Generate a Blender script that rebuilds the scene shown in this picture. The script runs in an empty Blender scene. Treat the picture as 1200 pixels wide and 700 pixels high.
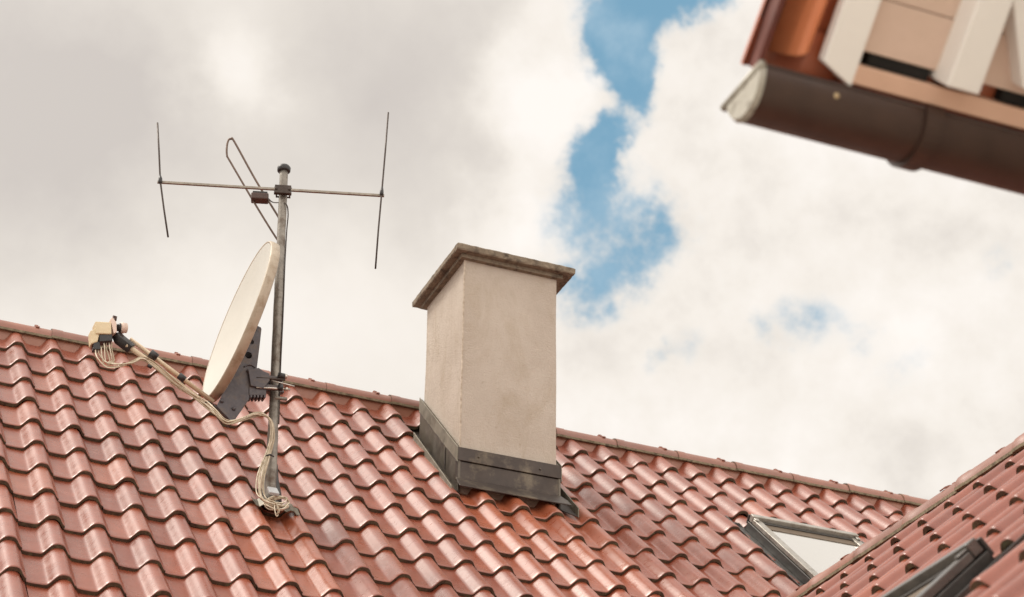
import bpy, bmesh, math, random
from mathutils import Vector as V, Matrix
rnd = random.Random(7)
scene = bpy.context.scene
COL = scene.collection

# ------------------------------------------------------------------ camera
CAM = V((-1.2807, -10.2708, 1.7))
CR, CU, CF = V((.923, -.384, .011)), V((-.199, -.453, .869)), V((.329, .805, .494))
_y, _p, _r = math.radians(22.2373688), math.radians(29.62405959), math.radians(.72483781)
CF = V((math.sin(_y)*math.cos(_p), math.cos(_y)*math.cos(_p), math.sin(_p)))
_a = V((math.cos(_y), -math.sin(_y), 0)); _u = _a.cross(CF)
CR = math.cos(_r)*_a + math.sin(_r)*_u
CU = -math.sin(_r)*_a + math.cos(_r)*_u
FPX = 2422.47
def ray(x, y): return (CF + CR*((x-600)/FPX) - CU*((y-350)/FPX)).normalized()
def hit(x, y, n, p):
    r = ray(x, y); return CAM + r*((V(p)-CAM).dot(V(n))/r.dot(V(n)))
def hY(x, y, Y): return hit(x, y, (0, 1, 0), (0, Y, 0))

cd = bpy.data.cameras.new('camera'); cam = bpy.data.objects.new('camera', cd); COL.objects.link(cam)
M = Matrix.Identity(4)
for i in range(3):
    M[i][0] = CR[i]; M[i][1] = CU[i]; M[i][2] = -CF[i]; M[i][3] = CAM[i]
cam.matrix_world = M
cd.sensor_width = 36; cd.lens = FPX/1200*36
cd.clip_start = .05; cd.clip_end = 5000
cd.dof.use_dof = True; cd.dof.focus_distance = 9.9; cd.dof.aperture_fstop = 4.0
scene.camera = cam

# ------------------------------------------------------------------ materials
def newmat(name):
    m = bpy.data.materials.new(name); m.use_nodes = True
    nt = m.node_tree; b = nt.nodes['Principled BSDF']; return m, nt, b
def noise(nt, scale, detail=4, rough=.6, vec=None, dist=0):
    n = nt.nodes.new('ShaderNodeTexNoise'); n.inputs['Scale'].default_value = scale
    n.inputs['Detail'].default_value = detail; n.inputs['Roughness'].default_value = rough
    n.inputs['Distortion'].default_value = dist
    if vec: nt.links.new(vec, n.inputs['Vector'])
    return n.outputs['Fac']
def ramp(nt, fac, stops):
    r = nt.nodes.new('ShaderNodeValToRGB'); e = r.color_ramp.elements
    while len(e) < len(stops): e.new(.5)
    for k, (p, c) in enumerate(stops):
        e[k].position = p; e[k].color = (*c, 1) if len(c) == 3 else c
    nt.links.new(fac, r.inputs['Fac']); return r.outputs['Color']
def g3(v): return (v, v, v)
def mix(nt, a, b, fac, mode='MIX'):
    m = nt.nodes.new('ShaderNodeMix'); m.data_type = 'RGBA'; m.blend_type = mode
    for s, k in ((fac, 0), (a, 6), (b, 7)):
        if isinstance(s, (int, float)): m.inputs[k].default_value = s
        elif isinstance(s, tuple): m.inputs[k].default_value = (*s, 1)
        else: nt.links.new(s, m.inputs[k])
    return m.outputs[2]
def wpos(nt, scale=(1, 1, 1)):
    g = nt.nodes.new('ShaderNodeNewGeometry'); mp = nt.nodes.new('ShaderNodeMapping')
    mp.inputs['Scale'].default_value = scale
    nt.links.new(g.outputs['Position'], mp.inputs['Vector']); return mp.outputs['Vector']
def bump(nt, b, fac, strength, dist=.01):
    n = nt.nodes.new('ShaderNodeBump'); n.inputs['Strength'].default_value = strength
    n.inputs['Distance'].default_value = dist
    nt.links.new(fac, n.inputs['Height']); nt.links.new(n.outputs['Normal'], b.inputs['Normal'])
def simple(name, c1, c2=None, rough=.6, metal=0, nscale=30, bmp=.15, dirt=None, dirt_s=12, dist=.004):
    m, nt, b = newmat(name); P = wpos(nt)
    f = noise(nt, nscale, 5, .65, P)
    c = ramp(nt, f, [(.3, c1), (.7, c2 or c1)])
    if dirt:
        d = ramp(nt, noise(nt, dirt_s, 6, .7, P), [(.5, g3(0)), (.68, g3(1))])
        c = mix(nt, c, dirt, d)
    nt.links.new(c, b.inputs['Base Color'])
    r = ramp(nt, noise(nt, nscale*.6, 4, .6, P), [(.3, g3(max(rough-.1, .05))), (.7, g3(min(rough+.12, 1)))])
    nt.links.new(r, b.inputs['Roughness']); b.inputs['Metallic'].default_value = metal
    if bmp: bump(nt, b, f, bmp, dist)
    return m
def tile_mat(name, base, dark, orange, rough=.42):
    m, nt, b = newmat(name); P = wpos(nt)
    at = nt.nodes.new('ShaderNodeAttribute'); at.attribute_name = 'tint'
    sp = nt.nodes.new('ShaderNodeSeparateColor'); nt.links.new(at.outputs['Color'], sp.inputs['Color'])
    c = mix(nt, base, dark, sp.outputs['Red'])
    c = mix(nt, c, orange, sp.outputs['Green'])
    mot = ramp(nt, noise(nt, 9, 6, .7, P, .4), [(.35, g3(.88)), (.65, g3(1.07))])
    c = mix(nt, c, mot, 1.0, 'MULTIPLY')
    # lime bloom and dull grey weathering patches
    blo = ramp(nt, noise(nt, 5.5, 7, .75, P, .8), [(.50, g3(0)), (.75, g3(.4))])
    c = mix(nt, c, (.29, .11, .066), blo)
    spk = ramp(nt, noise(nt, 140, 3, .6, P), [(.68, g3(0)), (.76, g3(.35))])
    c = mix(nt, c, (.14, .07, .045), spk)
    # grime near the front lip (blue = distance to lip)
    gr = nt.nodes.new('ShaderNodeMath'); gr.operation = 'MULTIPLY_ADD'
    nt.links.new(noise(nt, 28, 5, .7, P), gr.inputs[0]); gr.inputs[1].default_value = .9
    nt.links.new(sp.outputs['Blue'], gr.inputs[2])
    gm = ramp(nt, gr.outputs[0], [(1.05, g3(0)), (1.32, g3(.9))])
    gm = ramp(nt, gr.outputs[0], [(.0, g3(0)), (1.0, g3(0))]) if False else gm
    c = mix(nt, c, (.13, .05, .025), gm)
    nt.links.new(c, b.inputs['Base Color'])
    rr = ramp(nt, noise(nt, 14, 5, .7, P), [(.3, g3(rough-.06)), (.72, g3(rough+.12))])
    nt.links.new(rr, b.inputs['Roughness'])
    b.inputs['IOR'].default_value = 1.6
    bump(nt, b, noise(nt, 45, 5, .6, P), .12, .006)
    return m
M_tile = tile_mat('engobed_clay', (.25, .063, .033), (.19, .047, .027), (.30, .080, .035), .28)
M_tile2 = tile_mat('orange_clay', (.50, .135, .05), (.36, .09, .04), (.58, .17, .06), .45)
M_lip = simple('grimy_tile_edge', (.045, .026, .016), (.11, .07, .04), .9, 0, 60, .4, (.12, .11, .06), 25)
M_deck = simple('dark_underlay', (.03, .022, .018), (.05, .04, .03), .9)
M_ridge = tile_mat('ridge_clay', (.27, .105, .068), (.19, .075, .05), (.31, .125, .075), .40)
M_mortar = simple('lichen_mortar', (.12, .10, .065), (.28, .23, .15), .95, 0, 40, .6, (.07, .05, .03), 18)
M_clip = simple('ridge_clip_metal', (.20, .07, .045), (.30, .12, .08), .5, .3)
M_zinc = simple('weathered_zinc', (.10, .085, .07), (.16, .138, .112), .5, .75, 18, .1, (.10, .085, .06), 6)
M_lead = simple('brown_flashing_metal', (.042, .031, .026), (.066, .049, .040), .5, .35, 10, .15, (.15, .12, .085), 7)
M_leadlt = simple('grey_flashing_metal', (.15, .135, .105), (.23, .205, .16), .55, .4, 14, .15, (.10, .085, .06), 9)
M_mast = simple('galvanised_steel', (.17, .155, .135), (.30, .275, .24), .5, .6, 26, .25, (.11, .08, .06), 14)
M_alu = simple('antenna_aluminium', (.20, .175, .145), (.32, .285, .24), .4, .7, 40, .05)
M_rod = simple('tarnished_rod', (.035, .026, .022), (.07, .05, .04), .5, .4, 60, .1)
M_black = simple('black_plastic', (.012, .011, .012), (.025, .022, .022), .4, 0, 60, .1)
M_brownbox = simple('brown_plastic', (.05, .026, .02), (.08, .04, .03), .5, 0, 60, .1)
M_plate = simple('dark_grey_powder_coat', (.060, .052, .058), (.085, .074, .080), .45, .1, 60, .08, (.12, .09, .07), 20)
M_dish = simple('cream_dish_paint', (.49, .475, .425), (.53, .515, .46), .42, 0, 5, .02)
M_rim = simple('dish_rim_paint', (.36, .30, .225), (.44, .37, .28), .45, 0, 12, .06, (.28, .21, .14), 16)
M_lnb = simple('yellowed_plastic', (.58, .47, .29), (.66, .55, .36), .4, 0, 30, .03)
M_lnb2 = simple('pale_feed_cap', (.62, .47, .40), (.70, .56, .47), .45, 0, 30, .05)
M_tube = simple('beige_arm_tube', (.50, .38, .26), (.62, .50, .36), .35, .2, 30, .05)
M_cable = simple('weathered_white_cable', (.56, .49, .37), (.72, .64, .51), .55, 0, 50, .1, (.36, .28, .18), 40)
M_cable2 = simple('aged_tan_cable', (.34, .27, .18), (.46, .38, .27), .55, 0, 50, .1)
M_steel = simple('bright_bolt_steel', (.45, .42, .38), (.62, .58, .52), .3, .9, 60, .1)
M_capc = simple('weathered_concrete', (.14, .108, .076), (.25, .20, .145), .95, 0, 40, .7, (.055, .04, .028), 16)
M_white = simple('white_painted_wood', (.82, .80, .765), (.86, .84, .80), .5, 0, 9, .06)
M_soffit = simple('beige_painted_board', (.60, .45, .36), (.66, .50, .41), .6, 0, 10, .1)
M_fascia = simple('pinkish_fascia_paint', (.62, .40, .29), (.68, .45, .33), .55, 0, 12, .1)
M_gutter = simple('brown_coated_gutter', (.040, .020, .0135), (.056, .028, .019), .45, .1, 14, .06)
M_gend = simple('grey_gutter_end', (.30, .28, .235), (.40, .37, .31), .45, .5, 30, .1, (.16, .14, .11), 30)
M_hole = simple('black_vent_gap', (.008, .007, .006), None, .9, 0, 30, 0)
M_wall = simple('pale_house_render', (.55, .50, .42), (.62, .57, .48), .9, 0, 60, .3)
M_ground = simple('grey_paving', (.40, .375, .345), (.48, .45, .42), .9, 0, 2, .3)
M_frame = simple('grey_window_frame', (.33, .31, .28), (.42, .40, .36), .35, .6, 20, .08, (.22, .19, .15), 16)
M_frdark = simple('dark_window_cladding', (.045, .042, .040), (.075, .07, .064), .4, .4, 30, .1)
M_frmid = simple('dull_grey_cladding', (.10, .095, .088), (.16, .15, .14), .35, .5, 20, .08)
M_pane_strip = simple('brown_pane_strip', (.10, .07, .045), (.14, .10, .065), .6, 0, 20, .1)

def stucco():
    m, nt, b = newmat('chimney_stucco'); P = wpos(nt)
    f = noise(nt, 3.2, 7, .7, P, .3)
    c = ramp(nt, f, [(.32, (.435, .37, .31)), (.68, (.50, .435, .37))])
    st = ramp(nt, noise(nt, 4, 7, .75, wpos(nt, (1.1, 2.4, .42)), 1.2), [(.47, g3(0)), (.72, g3(.5))])
    c = mix(nt, c, (.34, .265, .18), st)
    s2 = ramp(nt, noise(nt, 30, 4, .6, P), [(.64, g3(0)), (.72, g3(.45))])
    c = mix(nt, c, (.30, .235, .17), s2)
    st2 = ramp(nt, noise(nt, 22, 3, .6, wpos(nt, (.35, .35, 2.2)), .5), [(.66, g3(0)), (.73, g3(.3))])
    c = mix(nt, c, (.62, .54, .45), st2)
    vo = nt.nodes.new('ShaderNodeTexVoronoi'); vo.feature = 'DISTANCE_TO_EDGE'; vo.inputs['Scale'].default_value = 2.6
    wv = nt.nodes.new('ShaderNodeVectorMath'); wv.operation = 'ADD'; nt.links.new(P, wv.inputs[0])
    wn = nt.nodes.new('ShaderNodeTexNoise'); wn.inputs['Scale'].default_value = 7; wn.inputs['Detail'].default_value = 6; nt.links.new(P, wn.inputs['Vector'])
    ws = nt.nodes.new('ShaderNodeVectorMath'); ws.operation = 'SCALE'; ws.inputs['Scale'].default_value = .35; nt.links.new(wn.outputs['Color'], ws.inputs[0]); nt.links.new(ws.outputs[0], wv.inputs[1])
    nt.links.new(wv.outputs[0], vo.inputs['Vector'])
    ck = ramp(nt, vo.outputs['Distance'], [(.002, g3(.55)), (.008, g3(0))])
    ckm = ramp(nt, noise(nt, 2.3, 3, .5, P), [(.50, g3(0)), (.60, g3(1))])
    c = mix(nt, c, (.24, .18, .12), mix(nt, ck, ckm, 1.0, 'MULTIPLY'))
    nt.links.new(c, b.inputs['Base Color']); b.inputs['Roughness'].default_value = .88
    bump(nt, b, noise(nt, 60, 8, .8, P), .6, .012)
    return m
M_stucco = stucco()
def glass_mat():
    m, nt, b = newmat('roof_window_glass')
    b.inputs['Base Color'].default_value = (.36, .35, .325, 1); b.inputs['Roughness'].default_value = .06
    b.inputs['IOR'].default_value = 1.6; b.inputs['Specular IOR Level'].default_value = 1.0
    b.inputs['Coat Weight'].default_value = 1; b.inputs['Coat Roughness'].default_value = .04; b.inputs['Coat IOR'].default_value = 2.0
    bump(nt, b, noise(nt, 5, 2, .5, wpos(nt)), .05, .01)
    return m
M_glass = glass_mat()

# ------------------------------------------------------------------ mesh helpers
class MB:
    def __init__(s): s.v = []; s.f = []; s.m = []; s.t = []; s.sm = []
    def add(s, vs, fs, mi=0, tint=(0, 0, 0), smooth=False):
        o = len(s.v); s.v += [tuple(v) for v in vs]
        if tint and isinstance(tint, tuple): s.t += [tint]*len(vs)
        else: s.t += tint
        for k, f in enumerate(fs):
            s.f.append(tuple(i+o for i in f)); s.m.append(mi[k] if isinstance(mi, list) else mi); s.sm.append(smooth)
    def box(s, c, h, ax=None, mi=0):
        ax = ax or (V((1, 0, 0)), V((0, 1, 0)), V((0, 0, 1))); c = V(c)
        vs = [c+ax[0]*(h[0]*i)+ax[1]*(h[1]*j)+ax[2]*(h[2]*k) for i in (-1, 1) for j in (-1, 1) for k in (-1, 1)]
        s.add(vs, [(0, 1, 3, 2), (4, 6, 7, 5), (0, 4, 5, 1), (2, 3, 7, 6), (0, 2, 6, 4), (1, 5, 7, 3)], mi)
    def hexa(s, bot, top, mi=0):   # two loops of n points
        n = len(bot)
        s.add(list(bot)+list(top), [tuple(range(n))[::-1], tuple(range(n, 2*n))]+[(i, (i+1) % n, n+(i+1) % n, n+i) for i in range(n)], mi)
    def tube(s, pts, r, seg=8, mi=0, cap=True, closed=False):
        pts = [V(p) for p in pts]; n = len(pts); rs = r if isinstance(r, (list, tuple)) else [r]*n
        up = None; vs = []
        for i, p in enumerate(pts):
            if closed: t = (pts[(i+1) % n]-pts[i-1]).normalized()
            else: t = (pts[min(i+1, n-1)]-pts[max(i-1, 0)]).normalized()
            if up is None:
                up = t.cross(V((0, 0, 1))); 
                if up.length < .1: up = t.cross(V((0, 1, 0)))
                up.normalize()
            else: up = (up-t*up.dot(t)).normalized()
            w = t.cross(up)
            for k in range(seg):
                a = 2*math.pi*k/seg; vs.append(p+(up*math.cos(a)+w*math.sin(a))*rs[i])
        fs = []
        for i in range(n if closed else n-1):
            j = (i+1) % n
            for k in range(seg):
                k2 = (k+1) % seg; fs.append((i*seg+k, i*seg+k2, j*seg+k2, j*seg+k))
        if cap and not closed: fs += [tuple(range(seg))[::-1], tuple((n-1)*seg+k for k in range(seg))]
        s.add(vs, fs, mi, smooth=True)
    def build(s, name, mats, parent=None, label=None, cat=None, group=None, kind=None, bevel=0, auto=False):
        me = bpy.data.meshes.new(name); me.from_pydata(s.v, [], s.f)
        mats = mats if isinstance(mats, (list, tuple)) else [mats]
        for m in mats: me.materials.append(m)
        me.polygons.foreach_set('material_index', s.m); me.polygons.foreach_set('use_smooth', s.sm)
        if any(t != (0, 0, 0) for t in s.t):
            ca = me.color_attributes.new('tint', 'FLOAT_COLOR', 'POINT')
            ca.data.foreach_set('color', [x for t in s.t for x in (*t, 1)])
        bm = bmesh.new(); bm.from_mesh(me)
        if not auto: bmesh.ops.recalc_face_normals(bm, faces=bm.faces)
        bm.to_mesh(me); bm.free(); me.update()
        o = bpy.data.objects.new(name, me); COL.objects.link(o)
        if bevel:
            b = o.modifiers.new('bevel', 'BEVEL'); b.width = bevel; b.segments = 2; b.limit_method = 'ANGLE'
        return tag(o, parent, label, cat, group, kind)
def tag(o, parent=None, label=None, cat=None, group=None, kind=None):
    if parent:
        o.parent = parent; o.matrix_parent_inverse = parent_world(parent).inverted()
    if label: o['label'] = label
    if cat: o['category'] = cat
    if group: o['group'] = group
    if kind: o['kind'] = kind
    return o
def parent_world(p):
    m = Matrix.Translation(p.location)
    return m
def empty(name, loc, label=None, cat=None, group=None):
    o = bpy.data.objects.new(name, None); o.location = loc; o.empty_display_size = .2; COL.objects.link(o)
    return tag(o, None, label, cat, group)
def catmull(pts, n=8, closed=False):
    pts = [V(p) for p in pts]; out = []; N = len(pts)
    for i in range(N if closed else N-1):
        if closed: p0, p1, p2, p3 = pts[i-1], pts[i], pts[(i+1) % N], pts[(i+2) % N]
        else: p0, p1, p2, p3 = pts[max(i-1, 0)], pts[i], pts[i+1], pts[min(i+2, N-1)]
        for k in range(n):
            t = k/n; out.append(.5*((2*p1)+(p2-p0)*t+(2*p0-5*p1+4*p2-p3)*t*t+(3*p1-3*p2+p3-p0)*t*t*t))
    if not closed: out.append(pts[-1])
    return out

# ------------------------------------------------------------------ roof tiles
SL = math.radians(42.5618); W = .2; G = .33867; H = .050
CS, SN = math.cos(SL), math.sin(SL)
PROF = [(0, 1), (.05, .985), (.10, .92), (.145, .77), (.19, .50), (.235, .25), (.28, .12), (.35, .055), (.45, .02), (.60, 0), (.675, .01),
        (.71, .05), (.75, .20), (.80, .46), (.85, .72), (.90, .89), (.95, .975), (1, 1)]
def hprof(u):
    u = u % 1.0
    for (a, ha), (b, hb) in zip(PROF, PROF[1:]):
        if a <= u <= b:
            return ha+(hb-ha)*(u-a)/(b-a)
    return 1
US = [-.72, -.66, -.58, -.48, -.40, -.345, -.32, -.29, -.26, -.23, -.20, -.15, -.10, -.05, 0, .05, .10, .145, .19, .235, .28]
TH = .0175
def add_tile(mb, P, ux, ud, n, i, j, tint, jit=True, umin=-9, umax=9):
    """one interlocking pantile: crest i, course j; crest-lip top lies in the roof plane through P"""
    L = G+.05; rise = .0225
    o = V(P)+ux*(i*W)+ud*(j*G)
    if jit:
        o += ux*rnd.uniform(-.003, .003)+ud*(rnd.uniform(-.005, .005)+(rnd.random() < .04)*.008)+n*rnd.uniform(-.002, .003)
    skew = rnd.uniform(-.010, .010) if jit else 0; tw = rnd.uniform(-.012, .012) if jit else 0
    rows = [-L, -L*.5, -.10, -.035, -.010, -.002, 0]
    us = [u for u in US if umin <= u <= umax]; nu = len(us)
    top = []; tl = []
    for v in rows:
        k = 1+v/L
        for u in us:
            fl = 0
            if v > -.10: fl = .05*(1+v/.10)                  # the roll swells a little towards the lip
            h = hprof(u)*H*(1+fl) - H
            edge = max(0, (u-.02))*.026                       # side edge lies over the next tile
            w = h + edge - rise*(1-k) + tw*u*W
            if v > -.005: w -= .0022*(1+v/.005) + (.002 if v == 0 else 0)
            curve = -.006*math.sin(math.pi*(u+.7))            # the lip is not quite straight
            top.append(o+ux*(u*W+skew*v)+ud*(v+(curve if v > -.04 else 0))+n*w)
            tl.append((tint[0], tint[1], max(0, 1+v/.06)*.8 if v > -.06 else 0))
    nr = len(rows); fs = []
    for r in range(nr-1):
        for c in range(nu-1): fs.append((r*nu+c, r*nu+c+1, (r+1)*nu+c+1, (r+1)*nu+c))
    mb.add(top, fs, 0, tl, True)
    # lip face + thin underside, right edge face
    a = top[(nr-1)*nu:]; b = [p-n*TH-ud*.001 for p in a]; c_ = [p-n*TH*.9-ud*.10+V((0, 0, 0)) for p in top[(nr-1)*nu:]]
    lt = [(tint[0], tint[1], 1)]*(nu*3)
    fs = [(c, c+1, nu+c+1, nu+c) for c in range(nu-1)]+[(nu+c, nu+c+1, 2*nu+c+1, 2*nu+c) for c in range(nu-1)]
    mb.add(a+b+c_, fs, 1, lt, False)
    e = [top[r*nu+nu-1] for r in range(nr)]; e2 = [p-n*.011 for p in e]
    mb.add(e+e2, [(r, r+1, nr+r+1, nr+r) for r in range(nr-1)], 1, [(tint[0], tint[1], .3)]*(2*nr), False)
def rtint():
    r = min(1, max(0, rnd.gauss(.4, .25))); g = rnd.random()**3*.6 if rnd.random() < .4 else 0
    return (r, g, 0)

ZR = 7.06866
P_main = V((0, 0, ZR)); uxm, udm, nm = V((1, 0, 0)), V((0, -CS, -SN)), V((0, -SN, CS))
P_wing = V((3.069, -4.304, 4.993)); uxw, udw, nw = V((0, -1, 0)), V((-CS, 0, -SN)), V((-SN, 0, CS))
WX = 3.328                                                   # wing ridge axis
def clean(nm_): pass

# main house ------------------------------------------------------------------
house = empty('house', (1.5, 2.0, 0), 'house with the long red clay tiled roof that carries the plastered chimney', 'house')
CHX0, CHX1, CHY0, CHY1 = 2.298, 2.866, -.80, -.20
SKX0, SKX1, SKY0, SKY1 = 4.105, 4.80, -1.44, -.66           # roof window outer frame in plan (sits 7 cm above the tiles)
mb = MB()
NR = 14
for j in range(0, NR):
    for i in range(-9, 41):
        x = i*W; yl = -j*G*CS; zl = ZR-j*G*SN
        # hidden below the wing roof
        zw = 4.993-(3.069-x)*math.tan(SL) if x < WX else 5.15-(x-WX)*math.tan(SL)
        if zw-zl > .10 and yl < -2.2: continue
        if i in (12, 13, 14) and j in (1, 2, 3): continue
        if j in (2, 3, 4, 5) and 4.10 < x < 4.86 and j*G > .72 and j < 6:
            continue
        t = rtint()
        if i in (12, 13, 14, 15) and j >= 4: t = (t[0]*.6, (.9-.14*(j-4))*(.7+.3*rnd.random()) if j < 10 else t[1], 0)   # orange tint paints in the sky sheen lost below the chimney
        if i in (5, 6) and j in (7, 8, 9): t = (.2, .6+.3*rnd.random(), 0)
        add_tile(mb, P_main, uxm, udm, nm, i, j, t)
for j in (3, 4, 5): add_tile(mb, P_main, uxm, udm, nm, 21, j, rtint(), True, -9, -.39)
for i in range(21, 26): add_tile(mb, P_main-nm*.020, uxm, udm, nm, i, .822/G, rtint())
# underlay below the tiles, in strips round the openings
def deck(x0, x1, s0, s1, off=-.085):
    q = [P_main+uxm*x+udm*s+nm*off for x, s in ((x0, s0), (x1, s0), (x1, s1), (x0, s1))]
    mb.hexa(q, [p-nm*.02 for p in q], 2)
deck(-2.0, 8.2, -.33, NR*G)
# far slope beyond the ridge
for j in range(0, 1):
    q = [V((-2.0, .30, 7.22)), V((8.2, .30, 7.22)), V((8.2, 4.4, 7.22-4.1*math.tan(SL))), V((-2.0, 4.4, 7.22-4.1*math.tan(SL)))]
    mb.hexa(q, [p-V((0, 0, .05)) for p in q], 0)
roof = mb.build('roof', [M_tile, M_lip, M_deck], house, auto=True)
# walls
mb = MB()
mb.hexa([V((-1.8, -3.2, 0)), V((8, -3.2, 0)), V((8, 4.2, 0)), V((-1.8, 4.2, 0))], [V((-1.8, -3.2, 3.9)), V((8, -3.2, 3.9)), V((8, 4.2, 3.3)), V((-1.8, 4.2, 3.3))])
for x in (-1.8, 8):
    mb.add([(x, -3.19, 3.89), (x, 4.19, 3.3), (x, .28, 7.05)], [(0, 1, 2)])
mb.build('wall', M_wall, house)

def ridge_caps(name, joints, d, side, yc, zc, parent, R=.092, RZ=.078, clip_off=.085, back=-1):
    """d: axis the ridge runs along (unit), side: horizontal across; joints = positions of the overlaps along d"""
    mb = MB(); up = V((0, 0, 1)); org = yc
    N = 14
    for a, b in zip(joints, joints[1:]):
        ln = b-a; t = rtint(); t = (t[0], t[1]*.4, 0)
        dz = rnd.uniform(-.003, .003)
        st = [(-.008, 1.035, 0), (0, 1.045, 0), (.050, 1.035, 0), (.058, 1.0, 0), (ln*.5, .985, 0), (ln-.005, .965, 0), (ln+.02, .965, 0)]
        rows = []
        for s, k, _ in st:
            for q in range(N+1):
                th = math.pi*q/N
                rows.append(org+d*(a+s)-side*(math.cos(th)*R*k)*1+up*(zc+dz+math.sin(th)*RZ*k))
        fs = [(r*(N+1)+q, r*(N+1)+q+1, (r+1)*(N+1)+q+1, (r+1)*(N+1)+q) for r in range(len(st)-1) for q in range(N)]
        mb.add(rows, fs, 0, [(t[0], t[1], 0)]*len(rows), True)
        # end ring
        o1 = rows[:N+1]; i1 = [org+d*(a-.008)-side*(math.cos(math.pi*q/N)*(R*.90))+up*(zc+dz+math.sin(math.pi*q/N)*(RZ*.88)) for q in range(N+1)]
        mb.add(o1+i1, [(q, q+1, N+2+q, N+1+q) for q in range(N)], 1, [(t[0], t[1], 1)]*(2*N+2))
        # thick lower rims, grown with lichen
        for sg in (-1, 1):
            e = [(-.008, 1.035), (.05, 1.035), (.058, 1.0), (ln*.5, .985), (ln, .965)]
            A = [org+d*(a+s)+side*(sg*R*k)+up*(zc+dz+.002) for s, k in e]
            vs = []
            for p in A: vs += [p+side*(sg*.002), p+side*(sg*.001)-up*.013, p-side*(sg*.016)-up*.013, p-side*(sg*.016)]
            fs = [(4*r+q, 4*r+(q+1) % 4, 4*r+4+(q+1) % 4, 4*r+4+q) for r in range(len(e)-1) for q in range(4)]
            mb.add(vs, fs, 2, [(t[0], t[1], .6)]*len(vs))
    # dark closing board below the caps
    a, b = joints[0], joints[-1]
    c = org+d*((a+b)/2)+up*(zc-.055)
    nb0 = len(mb.v); mb.box(c+up*.012, (abs(b-a)/2, R-.022, .040), (d, side, up), 0)
    for q in range(nb0, len(mb.v)): mb.t[q] = (.6, .9, 0)
    return mb.build(name, [M_ridge, M_lip, M_mortar, M_deck], parent, auto=True)
def clips(joints, d, side, org, zc, parent, R=.092, RZ=.078, off=-.09):
    for a in joints:
        m = MB(); up = V((0, 0, 1)); pts = []
        for q in range(3, 12):
            th = math.pi*q/14; pts.append((th, 1.02))
        w = .011; vs = []
        for th, k in pts:
            for dd in (-w, w):
                for kk in (k*.97, k*.97+.07):
                    vs.append(org+d*(a+off+dd)-side*(math.cos(th)*R*kk)+up*(zc+math.sin(th)*RZ*kk))
        n_ = len(pts)
        fs = [(4*r+p, 4*r+q, 4*r+4+q, 4*r+4+p) for r in range(n_-1) for p, q in ((0, 1), (1, 3), (3, 2), (2, 0))]
        fs += [(0, 1, 3, 2), (4*n_-4, 4*n_-3, 4*n_-1, 4*n_-2)]
        m.add(vs, fs)
        m.box(org+d*(a+off)+up*(zc+RZ*1.03+.003), (w*.9, .012, .012), (d, side, up))
        m.build('ridge_clip', M_clip, parent)
jm = [.206+.406*k for k in range(-5, 7)]+[3.718-.41, 3.718, 4.14]+[4.14+.41*k for k in range(1, 10)]
jm = sorted(jm)
jm = [x for k, x in enumerate(jm) if k == 0 or x-jm[k-1] > .2]
O0 = V((0, .27, 0))
rc = ridge_caps('ridge', jm, V((1, 0, 0)), V((0, 1, 0)), O0, 7.236, house)
clips(jm[:-1], V((1, 0, 0)), V((0, 1, 0)), O0, 7.236, rc)

# chimney ------------------------------------------------------------------
chim = MB()
ZT = 7.715
def rect_prism(m, x0, x1, y0, y1, z0, z1, mi=0): m.box(((x0+x1)/2, (y0+y1)/2, (z0+z1)/2), ((x1-x0)/2, (y1-y0)/2, (z1-z0)/2), None, mi)
bmx = MB()
# tessellated, very slightly uneven render
def wobble_box(m, x0, x1, y0, y1, z0, z1, n=(8, 8, 18), amp=.0015):
    def w(p): return V(p)+V((math.sin(p[2]*9+p[1]*7)*amp, math.sin(p[2]*7+p[0]*9+1)*amp, 0))
    X = [x0+(x1-x0)*i/n[0] for i in range(n[0]+1)]; Y = [y0+(y1-y0)*i/n[1] for i in range(n[1]+1)]; Z = [z0+(z1-z0)*i/n[2] for i in range(n[2]+1)]
    ring = [(x, y0) for x in X[:-1]]+[(x1, y) for y in Y[:-1]]+[(x, y1) for x in X[:0:-1]]+[(x0, y) for y in Y[:0:-1]]
    vs = [w((x, y, z)) for z in Z for x, y in ring]; R_ = len(ring)
    m.add(vs, [(r*R_+k, r*R_+(k+1) % R_, (r+1)*R_+(k+1) % R_, (r+1)*R_+k) for r in range(len(Z)-1) for k in range(R_)])
wobble_box(chim, CHX0, CHX1, CHY0, CHY1, 5.9, ZT)
chimney = chim.build('chimney', M_stucco, house, label='plastered square chimney with a concrete cap and metal skirt')
m = MB(); rect_prism(m, CHX0-.0045, CHX0+.004, CHY0-.0045, CHY0+.004, 6.50, ZT-.013); m.build('corner_bead', simple('thin_corner_bead', (.30, .24, .18), (.58, .50, .41), .8, 0, 30, .5), chimney)
m = MB()
rect_prism(m, CHX0-.030, CHX1+.030, CHY0-.028, CHY1+.03, ZT-.012, ZT+.012, 0)
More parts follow.
